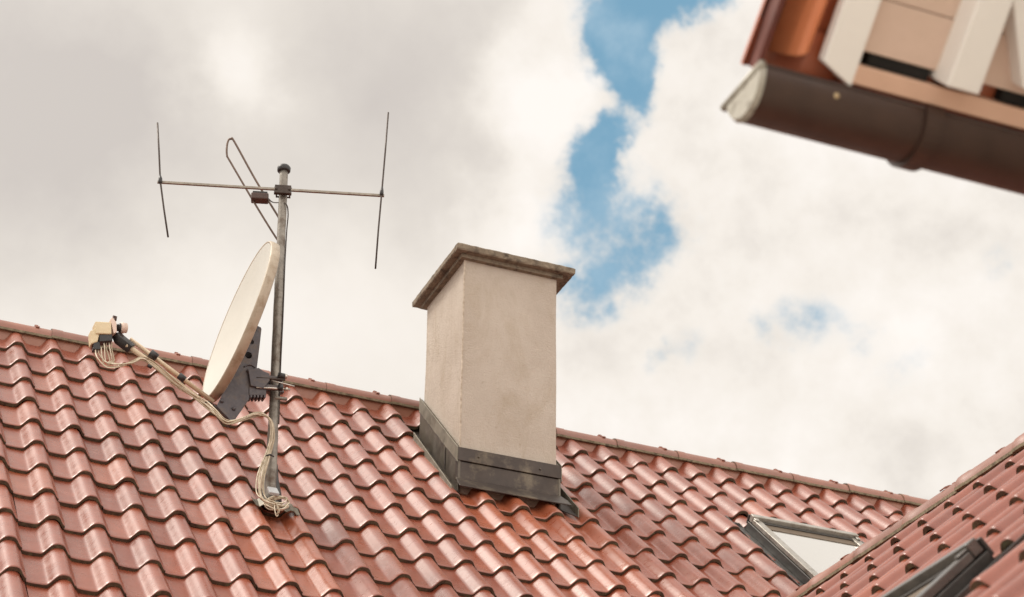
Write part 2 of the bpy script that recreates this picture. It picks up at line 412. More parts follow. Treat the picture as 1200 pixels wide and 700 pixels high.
# slab with chipped edge
def slab(m, x0, x1, y0, y1, z0, z1, seg=26):
    ring = []
    for i in range(seg): ring.append((x0+(x1-x0)*i/seg, y0))
    for i in range(seg): ring.append((x1, y0+(y1-y0)*i/seg))
    for i in range(seg): ring.append((x1-(x1-x0)*i/seg, y1))
    for i in range(seg): ring.append((x0, y1-(y1-y0)*i/seg))
    cx, cy = (x0+x1)/2, (y0+y1)/2; R_ = len(ring); vs = []
    for z, ins in ((z0, .004), (z0+.006, 0), (z1-.010, 0), (z1-.002, .006), (z1+.006, .05)):
        for (x, y) in ring:
            e = rnd.uniform(0, .0025)+(rnd.random() < .05)*.004
            sx = 1-(ins+e)/abs(x1-cx) ; sy = 1-(ins+e)/abs(y1-cy)
            vs.append((cx+(x-cx)*sx, cy+(y-cy)*sy, z+rnd.uniform(-.0015, .0015)))
    fs = [(r*R_+k, r*R_+(k+1) % R_, (r+1)*R_+(k+1) % R_, (r+1)*R_+k) for r in range(4) for k in range(R_)]
    fs += [tuple(range(R_))[::-1], tuple(4*R_+k for k in range(R_))]
    m.add(vs, fs)
slab(m, 2.224, 2.958, -.870, -.122, ZT+.012, ZT+.056)
m.build('chimney_cap', M_capc, chimney)
# metal skirt: two lapped strips and an apron in front, stepped sides
fl = MB()
x0, x1 = CHX0-.016, CHX1+.012
def roofz(y, off=0): return ZR+y*math.tan(SL)+off/CS
for (za, zb, pr_) in ((6.435, 6.513, .030), (6.33, 6.432, .022)):
    rect_prism(fl, x0-.004, x1+.004, CHY0-pr_, CHY0+.01, za, zb, 0)
# lower lip of the front tray, kinked outwards
ya = CHY0-.022
q = [V((x0-.01, ya, 6.335)), V((x1+.01, ya, 6.335)), V((x1+.03, ya-.035, 6.30)), V((x0-.015, ya-.035, 6.30))]
fl.hexa(q, [p+V((0, .004, -.006)) for p in q], 0)
q = [V((x0-.015, ya-.033, 6.303)), V((x1+.03, ya-.033, 6.303)), V((x1+.035, ya-.085, 6.303-.050)), V((x0-.02, ya-.085, 6.303-.050))]
fl.hexa(q, [p+V((0, .003, -.006)) for p in q], 0)
# left side upstand following the slope
def side(x, xo, h0, h1, y0, y1, mi, th=.006):
    q = [V((x, y0, roofz(y0, h0))), V((x, y1, roofz(y1, h0))), V((x, y1, roofz(y1, h1))), V((x, y0, roofz(y0, h1)))]
    fl.hexa(q, [p+V((xo*th, 0, 0)) for p in q], mi)
for sx, xx in ((-1, CHX0-.003), (1, CHX1+.003)):
    side(xx, sx, -.06, .145, CHY0-.025, CHY1+.02, 1, .014)
    side(xx+sx*.015, sx, .085, .152, CHY0-.027, CHY1+.02, 2, .006)
    side(xx+sx*.013, sx, .080, .088, CHY0-.027, CHY1+.02, 0, .008)
    for k in range(1):      # lap joint
        yy = CHY0+.17+.24*k
        q = [V((xx+sx*.016, yy, roofz(yy, -.02))), V((xx+sx*.016, yy+.01, roofz(yy+.01, -.02))), V((xx+sx*.016, yy+.01, roofz(yy+.01, .08))), V((xx+sx*.016, yy, roofz(yy, .08)))]
        fl.hexa(q, [p+V((sx*.004, 0, 0)) for p in q], 0)
    # side tray with upturned edge
    w_ = .085 if sx < 0 else .07
    xa, xb = xx+sx*.012, xx+sx*w_
    ytop = CHY1-.10
    q = [V((xa, CHY0-.04, roofz(CHY0-.04, -.045))), V((xb, CHY0-.13, roofz(CHY0-.13, -.03))), V((xb, ytop, roofz(ytop, -.03))), V((xa, ytop, roofz(ytop, -.045)))]
    fl.hexa(q, [p+nm*.005 for p in q], 0)
    q = [V((xb, CHY0-.13, roofz(CHY0-.13, -.03))), V((xb, ytop, roofz(ytop, -.03))), V((xb, ytop, roofz(ytop, .02))), V((xb, CHY0-.13, roofz(CHY0-.13, .012)))]
    fl.hexa(q, [p+V((sx*.006, 0, 0)) for p in q], 2)
flash = fl.build('chimney_flashing', [M_lead, M_zinc, M_leadlt], chimney, bevel=.002)
m = MB()
for px, py in ((561, 537), (633, 551)):
    p = hY(px, py-1, CHY0-.030)
    m.tube([p, p-V((0, .005, 0))], .006, 10)
    m.build('screw_head', M_zinc, chimney); m = MB()
# vertical dark seal where right side tray laps
# roof window ------------------------------------------------------------------
def frame_axes(P, ux, ud, n): return (ux, ud, n)
def roof_window(parent, P, ux, ud, n, u0, u1, s0, s1, hgt, name='roof_window', mats=None):
    ax = (ux, ud, n)
    def B(m, ua, ub, sa, sb, wa, wb, mi=0): m.box(P+ux*((ua+ub)/2)+ud*((sa+sb)/2)+n*((wa+wb)/2), (abs(ub-ua)/2, abs(sb-sa)/2, abs(wb-wa)/2), ax, mi)
    m = MB(); t = .055
    # lower frame box (dark cladding) and grey sash on top
    B(m, u0, u0+.03, s0, s1, -.09, hgt-.018, 1); B(m, u1-.03, u1, s0, s1, -.09, hgt-.018, 1)
    B(m, u0+.031, u1-.031, s0, s0+.03, -.09, hgt-.018, 1); B(m, u0+.031, u1-.031, s1-.03, s1, -.09, hgt-.018, 1)
    B(m, u0+.006, u0+t, s0+.050, s1-.01, hgt-.016, hgt+.012); B(m, u1-t, u1-.006, s0+.050, s1-.01, hgt-.016, hgt+.012)
    B(m, u0+t+.001, u1-t-.001, s1-t, s1-.01, hgt-.016, hgt+.012)
    # top hood: rounded grey cover with dark line behind
    B(m, u0+.004, u1-.004, s0+.006, s0+.048, hgt-.014, hgt+.030)
    B(m, u0+.03, u1-.03, s0+.0505, s0+.075, hgt-.016, hgt+.006, 1)
    B(m, u0-.002, u1+.002, s0-.010, s0+.004, -.02, hgt+.020, 1)
    for uu in (u0+.018, u1-.018):
        B(m, uu-.012, uu+.012, s0+.049, s0+.09, hgt+.013, hgt+.022, 0)
    w = m.build(name, mats or [M_frame, M_frdark], parent, bevel=.004)
    g = MB(); B(g, u0+t, u1-t, s0+.076, s1-t, hgt-.016, hgt-.006); g.build('pane', M_glass, w)
    g = MB(); B(g, u0+t+.002, u1-t-.002, s0+.0765, s0+.150, hgt-.0055, hgt-.002); g.build('pane_strip', M_pane_strip, w)  # brown strip laid over the upper end of the pane
    k = MB()
    for ua, ub in ((u0-.10, u0-.001), (u1+.001, u1+.10)):
        B(k, ua, ub, s0-.08, s1+.12, -.062, -.055)
        e = ua if ua < u0 else ub
        B(k, e-.003, e+.003, s0-.08, s1+.12, -.0545, -.02)
    B(k, u0-.09, u1+.09, s1+.001, s1+.16, -.045, -.038)
    B(k, u0-.09, u1+.09, s0-.10, s0-.011, -.062, -.055)
    k.build('window_flashing', M_frdark, w, bevel=.002)
    return w
s0 = .845; s1 = s0+1.10
roof_window(house, P_main, uxm, udm, nm, 4.150, 4.855, s0, s1, .014)

# wing ------------------------------------------------------------------
wing = empty('house', (3.5, -4.6, 0), 'nearer house wing with its red tiled ridge climbing to the right edge of the photo', 'house')
mb = MB()
WS0, WS1 = 4.1, 4.8
wu0, wu1 = .98, 1.745            # window extent along uxw from P_wing
ws0, ws1 = 1.70, 2.75
for j in range(0, 14):
    for i in range(-11, 16):
        x = P_wing.x-j*G*CS; z = P_wing.z-j*G*SN; y = P_wing.y-i*W
        zm = roofz(y)
        if zm-z > .12 : continue
        uc = i*W; sc = j*G
        if wu0-.05 < uc < wu1+.15 and ws0+.02 < sc < ws1+G: continue
        add_tile(mb, P_wing, uxw, udw, nw, i, j, rtint())
q = [P_wing+uxw*u+udw*s-nw*.085 for u, s in ((-2.15, -.33), (3.05, -.33), (3.05, 14*G), (-2.15, 14*G))]
mb.hexa(q, [p-nw*.02 for p in q], 2)
dx = 3.2
q = [V((WX+.02, -2.0, 5.10)), V((WX+.02, -7.1, 5.10)), V((WX+dx, -7.1, 5.10-dx*math.tan(SL))), V((WX+dx, -2.0, 5.10-dx*math.tan(SL)))]
mb.hexa(q, [p-V((0, 0, .05)) for p in q], 0)
mb.build('roof', [M_tile, M_lip, M_deck], wing, auto=True)
jw = [2.762+.396*k for k in range(-2, 12)]          # positions along -Y
OW = V((WX, 0, 0)); ZW = 5.149
rw = ridge_caps('ridge', jw, V((0, -1, 0)), V((1, 0, 0)), OW, ZW, wing)
clips(jw[:-1], V((0, -1, 0)), V((1, 0, 0)), OW, ZW, rw, off=-.13)
mb = MB()
mb.hexa([V((.75, -7.0, 0)), V((6.2, -7.0, 0)), V((6.2, -3.3, 0)), V((.75, -3.3, 0))], [V((.75, -7.0, 2.6)), V((6.2, -7.0, 2.6)), V((6.2, -3.3, 2.6)), V((.75, -3.3, 2.6))])
mb.add([(.75, -6.99, 2.6), (6.2, -6.99, 2.6), (WX, -6.99, 4.9)], [(0, 1, 2)])
mb.build('wall', M_wall, wing)
roof_window(wing, P_wing, uxw, udw, nw, wu0, wu1, ws0, ws1, .018, mats=[M_frmid, M_frdark])

# near eave, top right ------------------------------------------------------------------
eave = empty('house', (2.4, -9.6, 0), 'out-of-focus house eave with brown half-round gutter and white rafters at the top right', 'house')
GX, GY, GZ, GR = .430, -7.320, 4.117, .075
nb = V((0, SN, CS)); udb = V((0, CS, -SN))
def onb(px, py, off=0): return hit(px, py, nb, V((.43, -7.395, 4.117))+nb*off)
def at(x, s, w): return V((x, -7.405, 4.126))-udb*s+nb*w      # x, distance up the slope from the fascia, offset above rafter soffit line
XE = 3.6
m = MB()
# tiles seen from below: one course nested, verge at left
P_b = at(.470, -.035, .118)
for j in range(0, 6):
    for i in range(-16, 1):
        add_tile(m, P_b, V((-1, 0, 0)), udb, nb, i, -j, rtint(), True, -9 if i < 0 else -9)
# undersides of the tiles (thick clay body)
eroof = m.build('roof', [M_tile2, M_tile2, M_deck], eave, auto=True)
# verge: curved clay return at the left side
m = MB(); mt = MB()
for j in range(0, 6):
    sA, sB = -.03+j*G, -.03+(j+1)*G+.02
    for nm_, prof, cut in (('f', [(.432, .115), (.425, .105), (.419, .09), (.419, .022), (.428, .018), (.437, .035), (.446, .07), (.456, .095), (.470, .108)], 0),
                       ('t', [(.468, .105), (.478, .080), (.488, .050), (.500, .030), (.512, .024), (.525, .034), (.533, .06), (.534, .10)], .030)):
        bot = [at(x, sA+(cut if j == 0 else 0)+(.03*(x-.47)/.06 if cut else 0), w) for x, w in prof]; top = [at(x, sB, w-.018) for x, w in prof]
        (m if nm_ == 'f' else mt).add(bot+top, [tuple(range(len(prof))), tuple(range(len(prof), 2*len(prof)))[::-1]]+[(k, (k+1) % len(prof), len(prof)+(k+1) % len(prof), len(prof)+k) for k in range(len(prof))], 0, (0, 0, 0), False)
m.build('verge_flange', simple('dark_red_clay', (.075, .018, .011), (.12, .028, .017), .8, 0, 12, .1), eave)
mt.build('verge_tile', simple('orange_clay_underside', (.62, .20, .085), (.70, .25, .115), .42, 0, 12, .1), eave, bevel=.004)
# barge rafter and rafters
def rafter(name, xl, xr, w0, w1, sl0, cut, mat=M_white, skew=0, tap=0):
    m = MB()
    b = [at(xl, sl0+cut, w0), at(xr, sl0, w0), at(xr, sl0, w1), at(xl, sl0+cut, w1)]
    t = [at(xl+skew, 1.5, w0), at(xr+skew, 1.5, w0), at(xr+skew, 1.5, w1), at(xl+skew, 1.5, w1)]
    m.hexa(b, t); return m.build(name, mat, eave, bevel=.004)
rafter('barge_board', .545, .622, -.001, .030, -.012, .035)
rafter('rafter', .800, .876, -.045, .10, .045, .0)
rafter('rafter', 1.075, 1.15, -.045, .10, .045, .0)
# leaning soffit board at the right edge
m = MB()
p0 = onb(1199, 104, -.03); p1 = onb(1186, -10, -.03); e = (p1-p0)
b = [p0, p0+V((.07, 0, 0)), p0+V((.07, 0, 0))+nb*.1, p0+nb*.1]
m.hexa(b, [p+e*1.6 for p in b]); m.build('soffit_brace', M_white, eave, bevel=.004)
# soffit boarding
m = MB()
xa, xb = .624, XE
def sheet(m, x0, x1, sa, sb, w, th=.015, mi=0):
    q = [at(x0, sa, w), at(x1, sa, w), at(x1, sb, w), at(x0, sb, w)]
    m.hexa(q, [p+nb*th for p in q], mi)
sheet(m, xa, xb, .062, .170, .020)
sheet(m, xa, xb, .172, .60, .020+.001)
sheet(m, xa, xb, .602, 1.5, .020)
m.build('soffit', M_soffit, eave, bevel=.002)
m = MB()
for a0, a1 in ((.650, .790), (.965, 1.06), (1.18, 1.32)):
    m = MB(); sheet(m, a0, a1, .036, .0595, .0225, .03); m.build('vent_gap', M_hole, eave)
m = MB()
m.hexa([at(.600, -.004, .0), at(XE, -.004, .0), at(XE, .0345, .0), at(.600, .0345, .0)], [at(.600, -.004, .13), at(XE, -.004, .13), at(XE, .0345, .13), at(.600, .0345, .13)])
m.build('fascia_board', M_fascia, eave, bevel=.003)
# walls of this house
m = MB()
m.hexa([V((1.35, -13.5, 0)), V((6, -13.5, 0)), V((6, -7.95, 0)), V((1.35, -7.95, 0))], [V((1.35, -13.5, 4.55)), V((6, -13.5, 4.55)), V((6, -7.95, 4.55)), V((1.35, -7.95, 4.55))])
m.build('wall', M_wall, eave)
# gutter
g = MB(); N = 18
def arc(x, r, k0=0, k1=N): return [V((x, GY+math.cos(math.pi+math.pi*k/N)*-r, GZ+math.sin(math.pi+math.pi*k/N)*r)) for k in range(k0, k1+1)]
A, B_ = arc(GX, GR), arc(XE, GR); Ai, Bi = arc(GX, GR-.003), arc(XE, GR-.003)
g.add(A+B_, [(k, k+1, N+2+k, N+1+k) for k in range(N)], 0, smooth=True)
g.add(Ai+Bi, [(k, k+1, N+2+k, N+1+k) for k in range(N)], 0, smooth=True)
g.tube([(GX, GY+GR+.006, GZ-.004), (XE, GY+GR+.006, GZ-.004)], .009, 10)
g.tube([(GX, GY-GR, GZ), (XE, GY-GR, GZ)], .004, 6)
gut = g.build('gutter', M_gutter, eave, auto=True)
m = MB()
fan = arc(GX-.001, GR+.002); fo = [p-V((.012, 0, 0)) for p in arc(GX, GR-.004)]
m.add(fan+fo, [(k, k+1, N+2+k, N+1+k) for k in range(N)]+[tuple(N+1+k for k in range(N+1))], 0)
m.tube([(GX-.008, GY-GR-.002, GZ+.002), (GX-.008, GY+GR+.014, GZ+.000)], .009, 10)
m.build('gutter_end', M_gend, gut)
def band(x, w, r, name, mat):
    m = MB(); a = arc(x-w, r); b = arc(x+w, r); a2 = arc(x-w, GR-.001); b2 = arc(x+w, GR-.001)
    m.add(a+b, [(k, k+1, N+2+k, N+1+k) for k in range(N)]); m.add(a+a2, [(k, k+1, N+2+k, N+1+k) for k in range(N)]); m.add(b+b2, [(k, k+1, N+2+k, N+1+k) for k in range(N)])
    return m.build(name, mat, gut, auto=False)
xb_ = hY(1074, 188, GY).x
band(xb_, .020, GR+.010, 'gutter_bracket', M_gutter)
band(xb_+.9, .018, GR+.006, 'gutter_bracket', M_gutter)
m = MB(); p = hY(977, 114, GY-GR*.80); 
m.tube([p+V((0, .004, .002)), p-V((0, .012, .004))], [.007, .006], 12); m.build('rivet', simple('tan_rivet', (.5, .38, .22), None, .5), gut)

# ------------------------------------------------------------------ mast
MY = -1.502
mp0 = V((1.078, MY, 5.665)); mp1 = V((1.019, MY, 7.577))
def mast_at(z): return mp0+(mp1-mp0)*((z-mp0.z)/(mp1.z-mp0.z))
mast = empty('antenna_mast', mp0, 'slim grey galvanised mast rising through the tiles behind the satellite dish', 'mast')
m = MB(); rr = .0225
pts = [mp0+(mp1-mp0)*(k/30)+V((rnd.uniform(-.0008, .0008), 0, 0)) for k in range(31)]
m.tube(pts, [.026 if p.z < 6.1 else .0235 if p.z < 6.9 else .0215 for p in pts], 20); m.build('pole', M_mast, mast)
m = MB()
m.tube([mp1-V((0, 0, .030)), mp1-V((0, 0, .026)), mp1+V((0, 0, -.006)), mp1+V((0, 0, .004)), mp1+V((0, 0, .008))], [.030, .034, .035, .028, .008], 20); m.build('mast_cap', M_black, mast)
m = MB()
b0 = hit(317, 583, nm, P_main)
m.tube([V((b0.x, b0.y, b0.z-.06)), V((b0.x+.001, b0.y, b0.z+.02)), V((b0.x-.003, b0.y, b0.z+.09)), V((b0.x-.006, b0.y, b0.z+.17))], [.060, .050, .036, .029], 18)
m.build('rubber_collar', M_black, mast)
m = MB()
m.box(hit(320, 576, nm, P_main+nm*.075), (.024, .008, .038), (uxm, nm, -udm)); m.build('pipe_clamp', simple('pale_grey_clamp', (.45, .46, .47), None, .4, .3), mast, bevel=.003)
m = MB()
c0 = hit(322, 592, nm, P_main+nm*.012)
for k in range(14):     # crumpled sheet skirt
    a0 = -.11+.235*k/14; a1 = -.11+.235*(k+1)/14
    def pt(u, s): return c0+uxm*u+udm*s+nm*(.010*math.sin(u*95)+.006*math.sin(u*40+s*60)-.03*(u > .03)*(u-.03)*6)
    q = [pt(a0, -.05), pt(a1, -.05), pt(a1, .035-abs(a1)*.1), pt(a0, .035-abs(a0)*.1)]
    m.hexa(q, [p+nm*.004 for p in q])
m.build('roof_flange', M_leadlt, mast)

# ------------------------------------------------------------------ tv antenna
ZB = 7.411
ant = empty('tv_antenna', (1.026, MY, ZB), 'thin rod television antenna with a level boom clamped near the mast top', 'antenna')
L0, L1 = V((.412, -1.322, ZB)), V((1.518, -1.663, ZB)); bd = (L1-L0).normalized()
off_b = V((-.09, -.28, 0)).normalized()*.036
L0 = L0+off_b; L1 = L1+off_b
m = MB(); m.box((L0+L1)/2, ((L1-L0).length/2, .0065, .0065), (bd, V((0, 0, 1)).cross(bd), V((0, 0, 1)))); m.build('boom', M_alu, ant, bevel=.0015)
hv = V((math.sin(_y), math.cos(_y), 0))
def hA(px, py, p, nn=hv): return hit(px, py, nn, p)
for (pa, pb, cpx) in (((184.5, 144), (197, 278), (188.5, 218)), ((455, 132), (440, 315), (447, 232))):
    c = hit(cpx[0], cpx[1], V((0, 0, 1)), (0, 0, ZB)); c = c+off_b*1.35
    m = MB(); A_ = hA(*pa, c); B2 = hA(*pb, c)
    m.tube([A_, A_+(c-A_)*.5+V((.001, 0, 0)), c, c+(B2-c)*.5-V((.0015, 0, 0)), B2], .0047, 8)
    el = m.build('element_rod', M_rod, ant)
    m = MB(); m.tube([c-V((0, 0, .016)), c-V((0, 0, .006)), c+V((0, 0, .012)), c+(A_-c).normalized()*.035], [.008, .011, .010, .005], 8); m.build('rod_holder', M_black, el)
# folded dipole, slanting
cD = hit(303, 231, V((0, 0, 1)), (0, 0, ZB))-off_b*.9
dn = (hv*1+V((.35, 0, 0))).normalized()
loop = [hit(*p, hv, cD) for p in ((266, 171), (268, 164), (271, 163.2), (274.5, 166), (300, 212), (326, 254), (332, 265), (333.5, 273), (332, 280), (328, 283), (323, 278), (300, 241), (270, 190), (266, 182))]
m = MB(); m.tube(catmull(loop, 5, True), .0055, 8, closed=True); m.build('folded_dipole', simple('brown_dipole_tube', (.10, .065, .05), (.16, .11, .085), .45, .5), ant)
jb = MB(); jc = hit(304.5, 232.5, hv, cD)
jb.box(jc, (.045, .028, .019), (bd, V((0, 0, 1)).cross(bd), V((0, 0, 1)))); jbo = jb.build('junction_box', M_brownbox, ant, bevel=.006)
m = MB(); m.box(jc+V((0, 0, .024)), (.038, .024, .005), (bd, V((0, 0, 1)).cross(bd), V((0, 0, 1)))); m.build('junction_lid', M_black, jbo, bevel=.002)
m = MB(); cc = mast_at(ZB)
for dz in (-.014, .014):
    m.box(cc+off_b*.85+V((0, 0, dz)), (.045, .010, .005), (bd, V((0, 0, 1)).cross(bd), V((0, 0, 1))))
m.box(cc+off_b*1.3, (.042, .006, .024), (bd, V((0, 0, 1)).cross(bd), V((0, 0, 1))))
for sg in (-1, 1):
    m.tube([cc+bd*(.034*sg)+off_b*1.5, cc+bd*(.034*sg)-off_b*.9], .0045, 8)
    m.tube([cc+bd*(.034*sg)+off_b*1.45, cc+bd*(.034*sg)+off_b*1.65], .008, 6)
m.tube([cc+bd*.034-off_b*.7, cc-off_b*.95, cc-bd*.034-off_b*.7], .005, 8)
m.build('mast_clamp', M_rod, ant, bevel=.002)
m = MB(); p_ = [jc+bd*.045, jc+bd*.07-V((0, 0, .02)), mast_at(7.34)+bd*.015+off_b*.7, mast_at(7.30)+bd*.03, mast_at(7.2)+V((.027, -.004, 0)), mast_at(7.0)+V((.022, -.012, 0)), mast_at(6.7)+V((.022, -.016, 0)), mast_at(6.4)+V((.020, -.018, 0)), mast_at(6.1)+V((.022, -.020, 0))]
m.tube(catmull(p_, 8), .0032, 6); m.build('aerial_lead', M_rod, ant)

# ------------------------------------------------------------------ dish
DY = -1.57
top_, bot_ = hY(314, 287, DY), hY(239, 467, DY)
cD = (top_+bot_)/2; e1 = (top_-bot_).normalized(); half = (top_-bot_).length/2
v = (cD-CAM).normalized(); _h = (e1-v*v.dot(e1)); half *= _h.length; e1 = _h.normalized(); vp = (v-e1*v.dot(e1)).normalized()
w = vp.cross(e1).normalized()
if w.dot(CR) > 0: w = -w
eps = math.radians(8.4)
dn = (w*math.cos(eps)-vp*math.sin(eps)).normalized(); e2 = dn.cross(e1).normalized()
if e2.dot(CR) < 0: e2 = -e2
dish = empty('satellite_dish', cD, 'cream satellite dish seen edge on, bolted to the left side of the mast', 'satellite dish')
m = MB(); a_, b_ = half, half*.93; K = 14; S = 72; dep = .05
def dpt(r, t, o=0): return cD+e1*(a_*r*math.cos(t))+e2*(b_*r*math.sin(t))-dn*(dep*(1-r*r)+o)
for o in (0, .004):
    vs = [dpt(k/K, 2*math.pi*s/S, o) for k in range(1, K+1) for s in range(S)]+[dpt(0, 0, o)]
    fs = [(k*S+s, k*S+(s+1) % S, (k+1)*S+(s+1) % S, (k+1)*S+s) for k in range(K-1) for s in range(S)]+[(len(vs)-1, s, (s+1) % S) for s in range(S)]
    m.add(vs, fs, 0, smooth=True)
dobj = m.build('reflector', M_dish, dish)
m = MB()
prof = [(1.0, 0), (1.018, .003), (1.030, -.004), (1.036, -.018), (1.032, -.044), (1.022, -.046), (1.020, -.02), (1.005, -.006)]
vs = [cD+e1*(a_*(r)*math.cos(2*math.pi*s/S))+e2*(b_*(r)*math.sin(2*math.pi*s/S))+dn*o for r, o in prof for s in range(S)]
n_ = len(prof)
m.add(vs, [(k*S+s, k*S+(s+1) % S, ((k+1) % n_)*S+(s+1) % S, ((k+1) % n_)*S+s) for k in range(n_) for s in range(S)], 0, smooth=True)
m.build('rim', M_rim, dobj)
# bracket: two perforated side plates joined by a web
def plate(name, out, holes, y0, y1, mat, parent, bev=.002):
    bm = bmesh.new()
    def loop(pts):
        vs = [bm.verts.new(p) for p in pts]; return [bm.edges.new((vs[k], vs[(k+1) % len(vs)])) for k in range(len(vs))]
    es = loop([hY(x, y, y0) for x, y in out])
    for hx, hy, hr in holes:
        c = hY(hx, hy, y0); es += loop([c+V((math.cos(a)*hr, 0, math.sin(a)*hr)) for a in [2*math.pi*k/16 for k in range(16)]])
    bmesh.ops.triangle_fill(bm, use_beauty=True, use_dissolve=False, edges=es)
    r = bmesh.ops.extrude_face_region(bm, geom=list(bm.faces))
    for g_ in r['geom']:
        if isinstance(g_, bmesh.types.BMVert): g_.co.y += y1-y0
    bmesh.ops.recalc_face_normals(bm, faces=bm.faces)
    me = bpy.data.meshes.new(name); bm.to_mesh(me); bm.free(); me.materials.append(mat)
    o = bpy.data.objects.new(name, me); COL.objects.link(o); return tag(o, parent)
out = [(296.5, 384), (299, 380.5), (306, 384), (303.5, 405), (300, 432), (297, 452), (291, 468), (272.5, 495), (254, 476), (264, 455), (279, 425)]
holes = [(298.6, 387.5, .0105), (295, 400.8, .0125), (291.2, 416.5, .0185)]
br = plate('dish_bracket', out, holes, DY+.005, DY+.010, M_plate, dish)
plate('bracket_back_plate', out, [], DY+.075, DY+.080, M_plate, br)
m = MB()
def strip(pxs, y0, y1, th=.004):
    for (xa, ya), (xb, yb) in zip(pxs, pxs[1:]):
        q = [hY(xa, ya, y0), hY(xb, yb, y0)]; q2 = [p+V((0, y1-y0, 0)) for p in q]
        d_ = (q[1]-q[0]).normalized(); n2 = V((0, 1, 0)).cross(d_)*th
        m.hexa([q[0], q[1], q2[1], q2[0]], [p+n2 for p in (q[0], q[1], q2[1], q2[0])])
strip([(272.3, 494.6), (291, 467.7), (297, 451.8), (300, 431.8), (303.4, 405), (305.6, 385)], DY+.0105, DY+.0745)
strip([(251.2, 474), (272, 494.5)], DY+.0105, DY+.0745)
m.build('bracket_web', M_plate, br)
m = MB()
pr_ = catmull([hY(x, y, DY+.003) for x, y in ((286, 430), (290, 428), (295, 428), (299, 431))], 4); m.tube(pr_, .0045, 6); m.build('pressed_rib', M_plate, br)
for px, py in ((260, 470), (274, 479), (291, 435)): 
    p = hY(px, py, DY+.004); m = MB(); m.tube([p, p-V((0, .006, 0))], .011, 6); m.build('bracket_bolt', M_plate, br)
# clamp to the mast
m = MB()
def slabpx(pts, y0, y1, mi=0):
    q = [hY(x, y, y0) for x, y in pts]; m.hexa(q, [p+V((0, y1-y0, 0)) for p in q], mi)
slabpx([(291, 434), (303, 431), (309, 435), (316, 438), (316, 446), (309, 455), (294, 452)], DY-.012, DY+.03)
slabpx([(292, 451), (312, 455), (312, 463), (292, 463)], DY+.0, DY+.06)
for k in range(5): slabpx([(293+k*4, 462), (296+k*4, 462), (295.6+k*4, 466), (293.4+k*4, 466)], DY, DY+.05)
slabpx([(309, 439), (331, 442), (331, 446.5), (309, 444)], DY-.001, DY+.015)
slabpx([(309, 450), (331, 452), (331, 457), (309, 456)], DY-.001, DY+.015)
slabpx([(304, 440), (331, 440), (333, 460), (304, 458)], DY+.10, DY+.13)
slabpx([(304, 440), (308, 440), (308, 458), (304, 458)], DY+.02, DY+.11)
m.build('mast_clamp', M_plate, dish, bevel=.002)
for (xa, ya, xb, yb, r, mt) in ((300, 443, 334, 445, .007, M_rod), (300, 454, 340, 456.5, .0055, M_steel), (318, 446, 345, 453, .004, M_steel), (322, 466, 336, 468, .009, M_mast), (326, 440, 333, 441.5, .016, M_black), (326, 454, 331, 455, .016, M_black), (333, 441, 336, 441.6, .013, M_steel), (334, 456, 337, 456.3, .010, M_steel)):
    m = MB(); m.tube([hY(xa, ya, DY-.006), hY(xb, yb, DY-.006)], r, 8); m.build('bolt', mt, dish)
# arms
def line(pa, pb, ya, yb, r, name, mat, parent, seg=12):
    m = MB(); m.tube([hY(*pa, ya), hY(*pb, yb)], r, seg); return m.build(name, mat, parent)
AY = DY-.09
arm = line((262, 489), (148, 404), DY+.04, AY, .0125, 'feed_arm', M_tube, dish)
arm2 = line((250, 471), (152, 397.5), DY+.02, AY+.04, .011, 'feed_arm', M_tube, dish)
for (pa, pb, r, ya) in (((176, 413.5), (184, 419.5), .019, AY+.02), ((209.5, 440), (216.5, 445.5), .0165, AY+.02), ((173, 428), (178, 431), .008, AY-.02)):
    line(pa, pb, ya, ya, r, 'arm_clip', M_black, arm)
m = MB(); m.tube([hY(154, 409, AY+.01), hY(140, 398, AY+.02), hY(136, 392, AY+.02)], [.030, .032, .026], 4); m.build('lnb_holder', M_black, dish, bevel=.003)
lnb = MB()
def boxpx(mm, pts, y0, y1):
    q = [hY(x, y, y0) for x, y in pts]; mm.hexa(q, [p+V((0, y1-y0, 0)) for p in q])
LY = AY-.005
boxpx(lnb, [(111.5, 376.5), (130.5, 377.5), (131, 391.5), (112.5, 391)], LY-.012, LY+.055)
boxpx(lnb, [(106, 387), (113.5, 386), (116.5, 392.5), (114.5, 400.5), (107, 403)], LY-.004, LY+.05)
lo = lnb.build('lnb_housing', M_lnb, dish, bevel=.005)
m = MB(); boxpx(m, [(116.5, 392.2), (131.5, 391.4), (132, 399.5), (116.5, 400.5)], LY-.006, LY+.045); boxpx(m, [(109.5, 401.5), (117, 400), (118, 409.5), (109.5, 409.5)], LY, LY+.04)
m.build('connector_block', M_black, lo, bevel=.003)
m = MB(); boxpx(m, [(129.5, 374), (132, 371.5), (136.5, 378), (137, 389), (133.5, 391)], LY-.01, LY+.05); m.build('bracket_strap', M_lnb2, lo, bevel=.002)
m = MB(); m.tube([hY(131, 376, LY+.01), hY(133.5, 370.8, LY+.01), hY(136, 371.5, LY+.01), hY(135, 376, LY+.01)], .006, 8); m.build('cable_tie', M_brownbox, lo)
fh = MB(); fa, fb = hY(136, 384, LY+.02), hY(149, 384.8, LY+.02); fd = (fb-fa)
fh.tube([fa, fa+fd*.25, fa+fd*.27, fa+fd*.42], [.018, .018, .022, .022], 20); fh.build('feed_neck', M_black, lo)
fh = MB(); fh.tube([fa+fd*.40, fa+fd*.45, fa+fd*.68, fa+fd*.70, fa+fd*.95, fa+fd*1.0], [.022, .0265, .0265, .024, .024, .019], 24); fh.build('feed_cap', M_lnb2, lo)

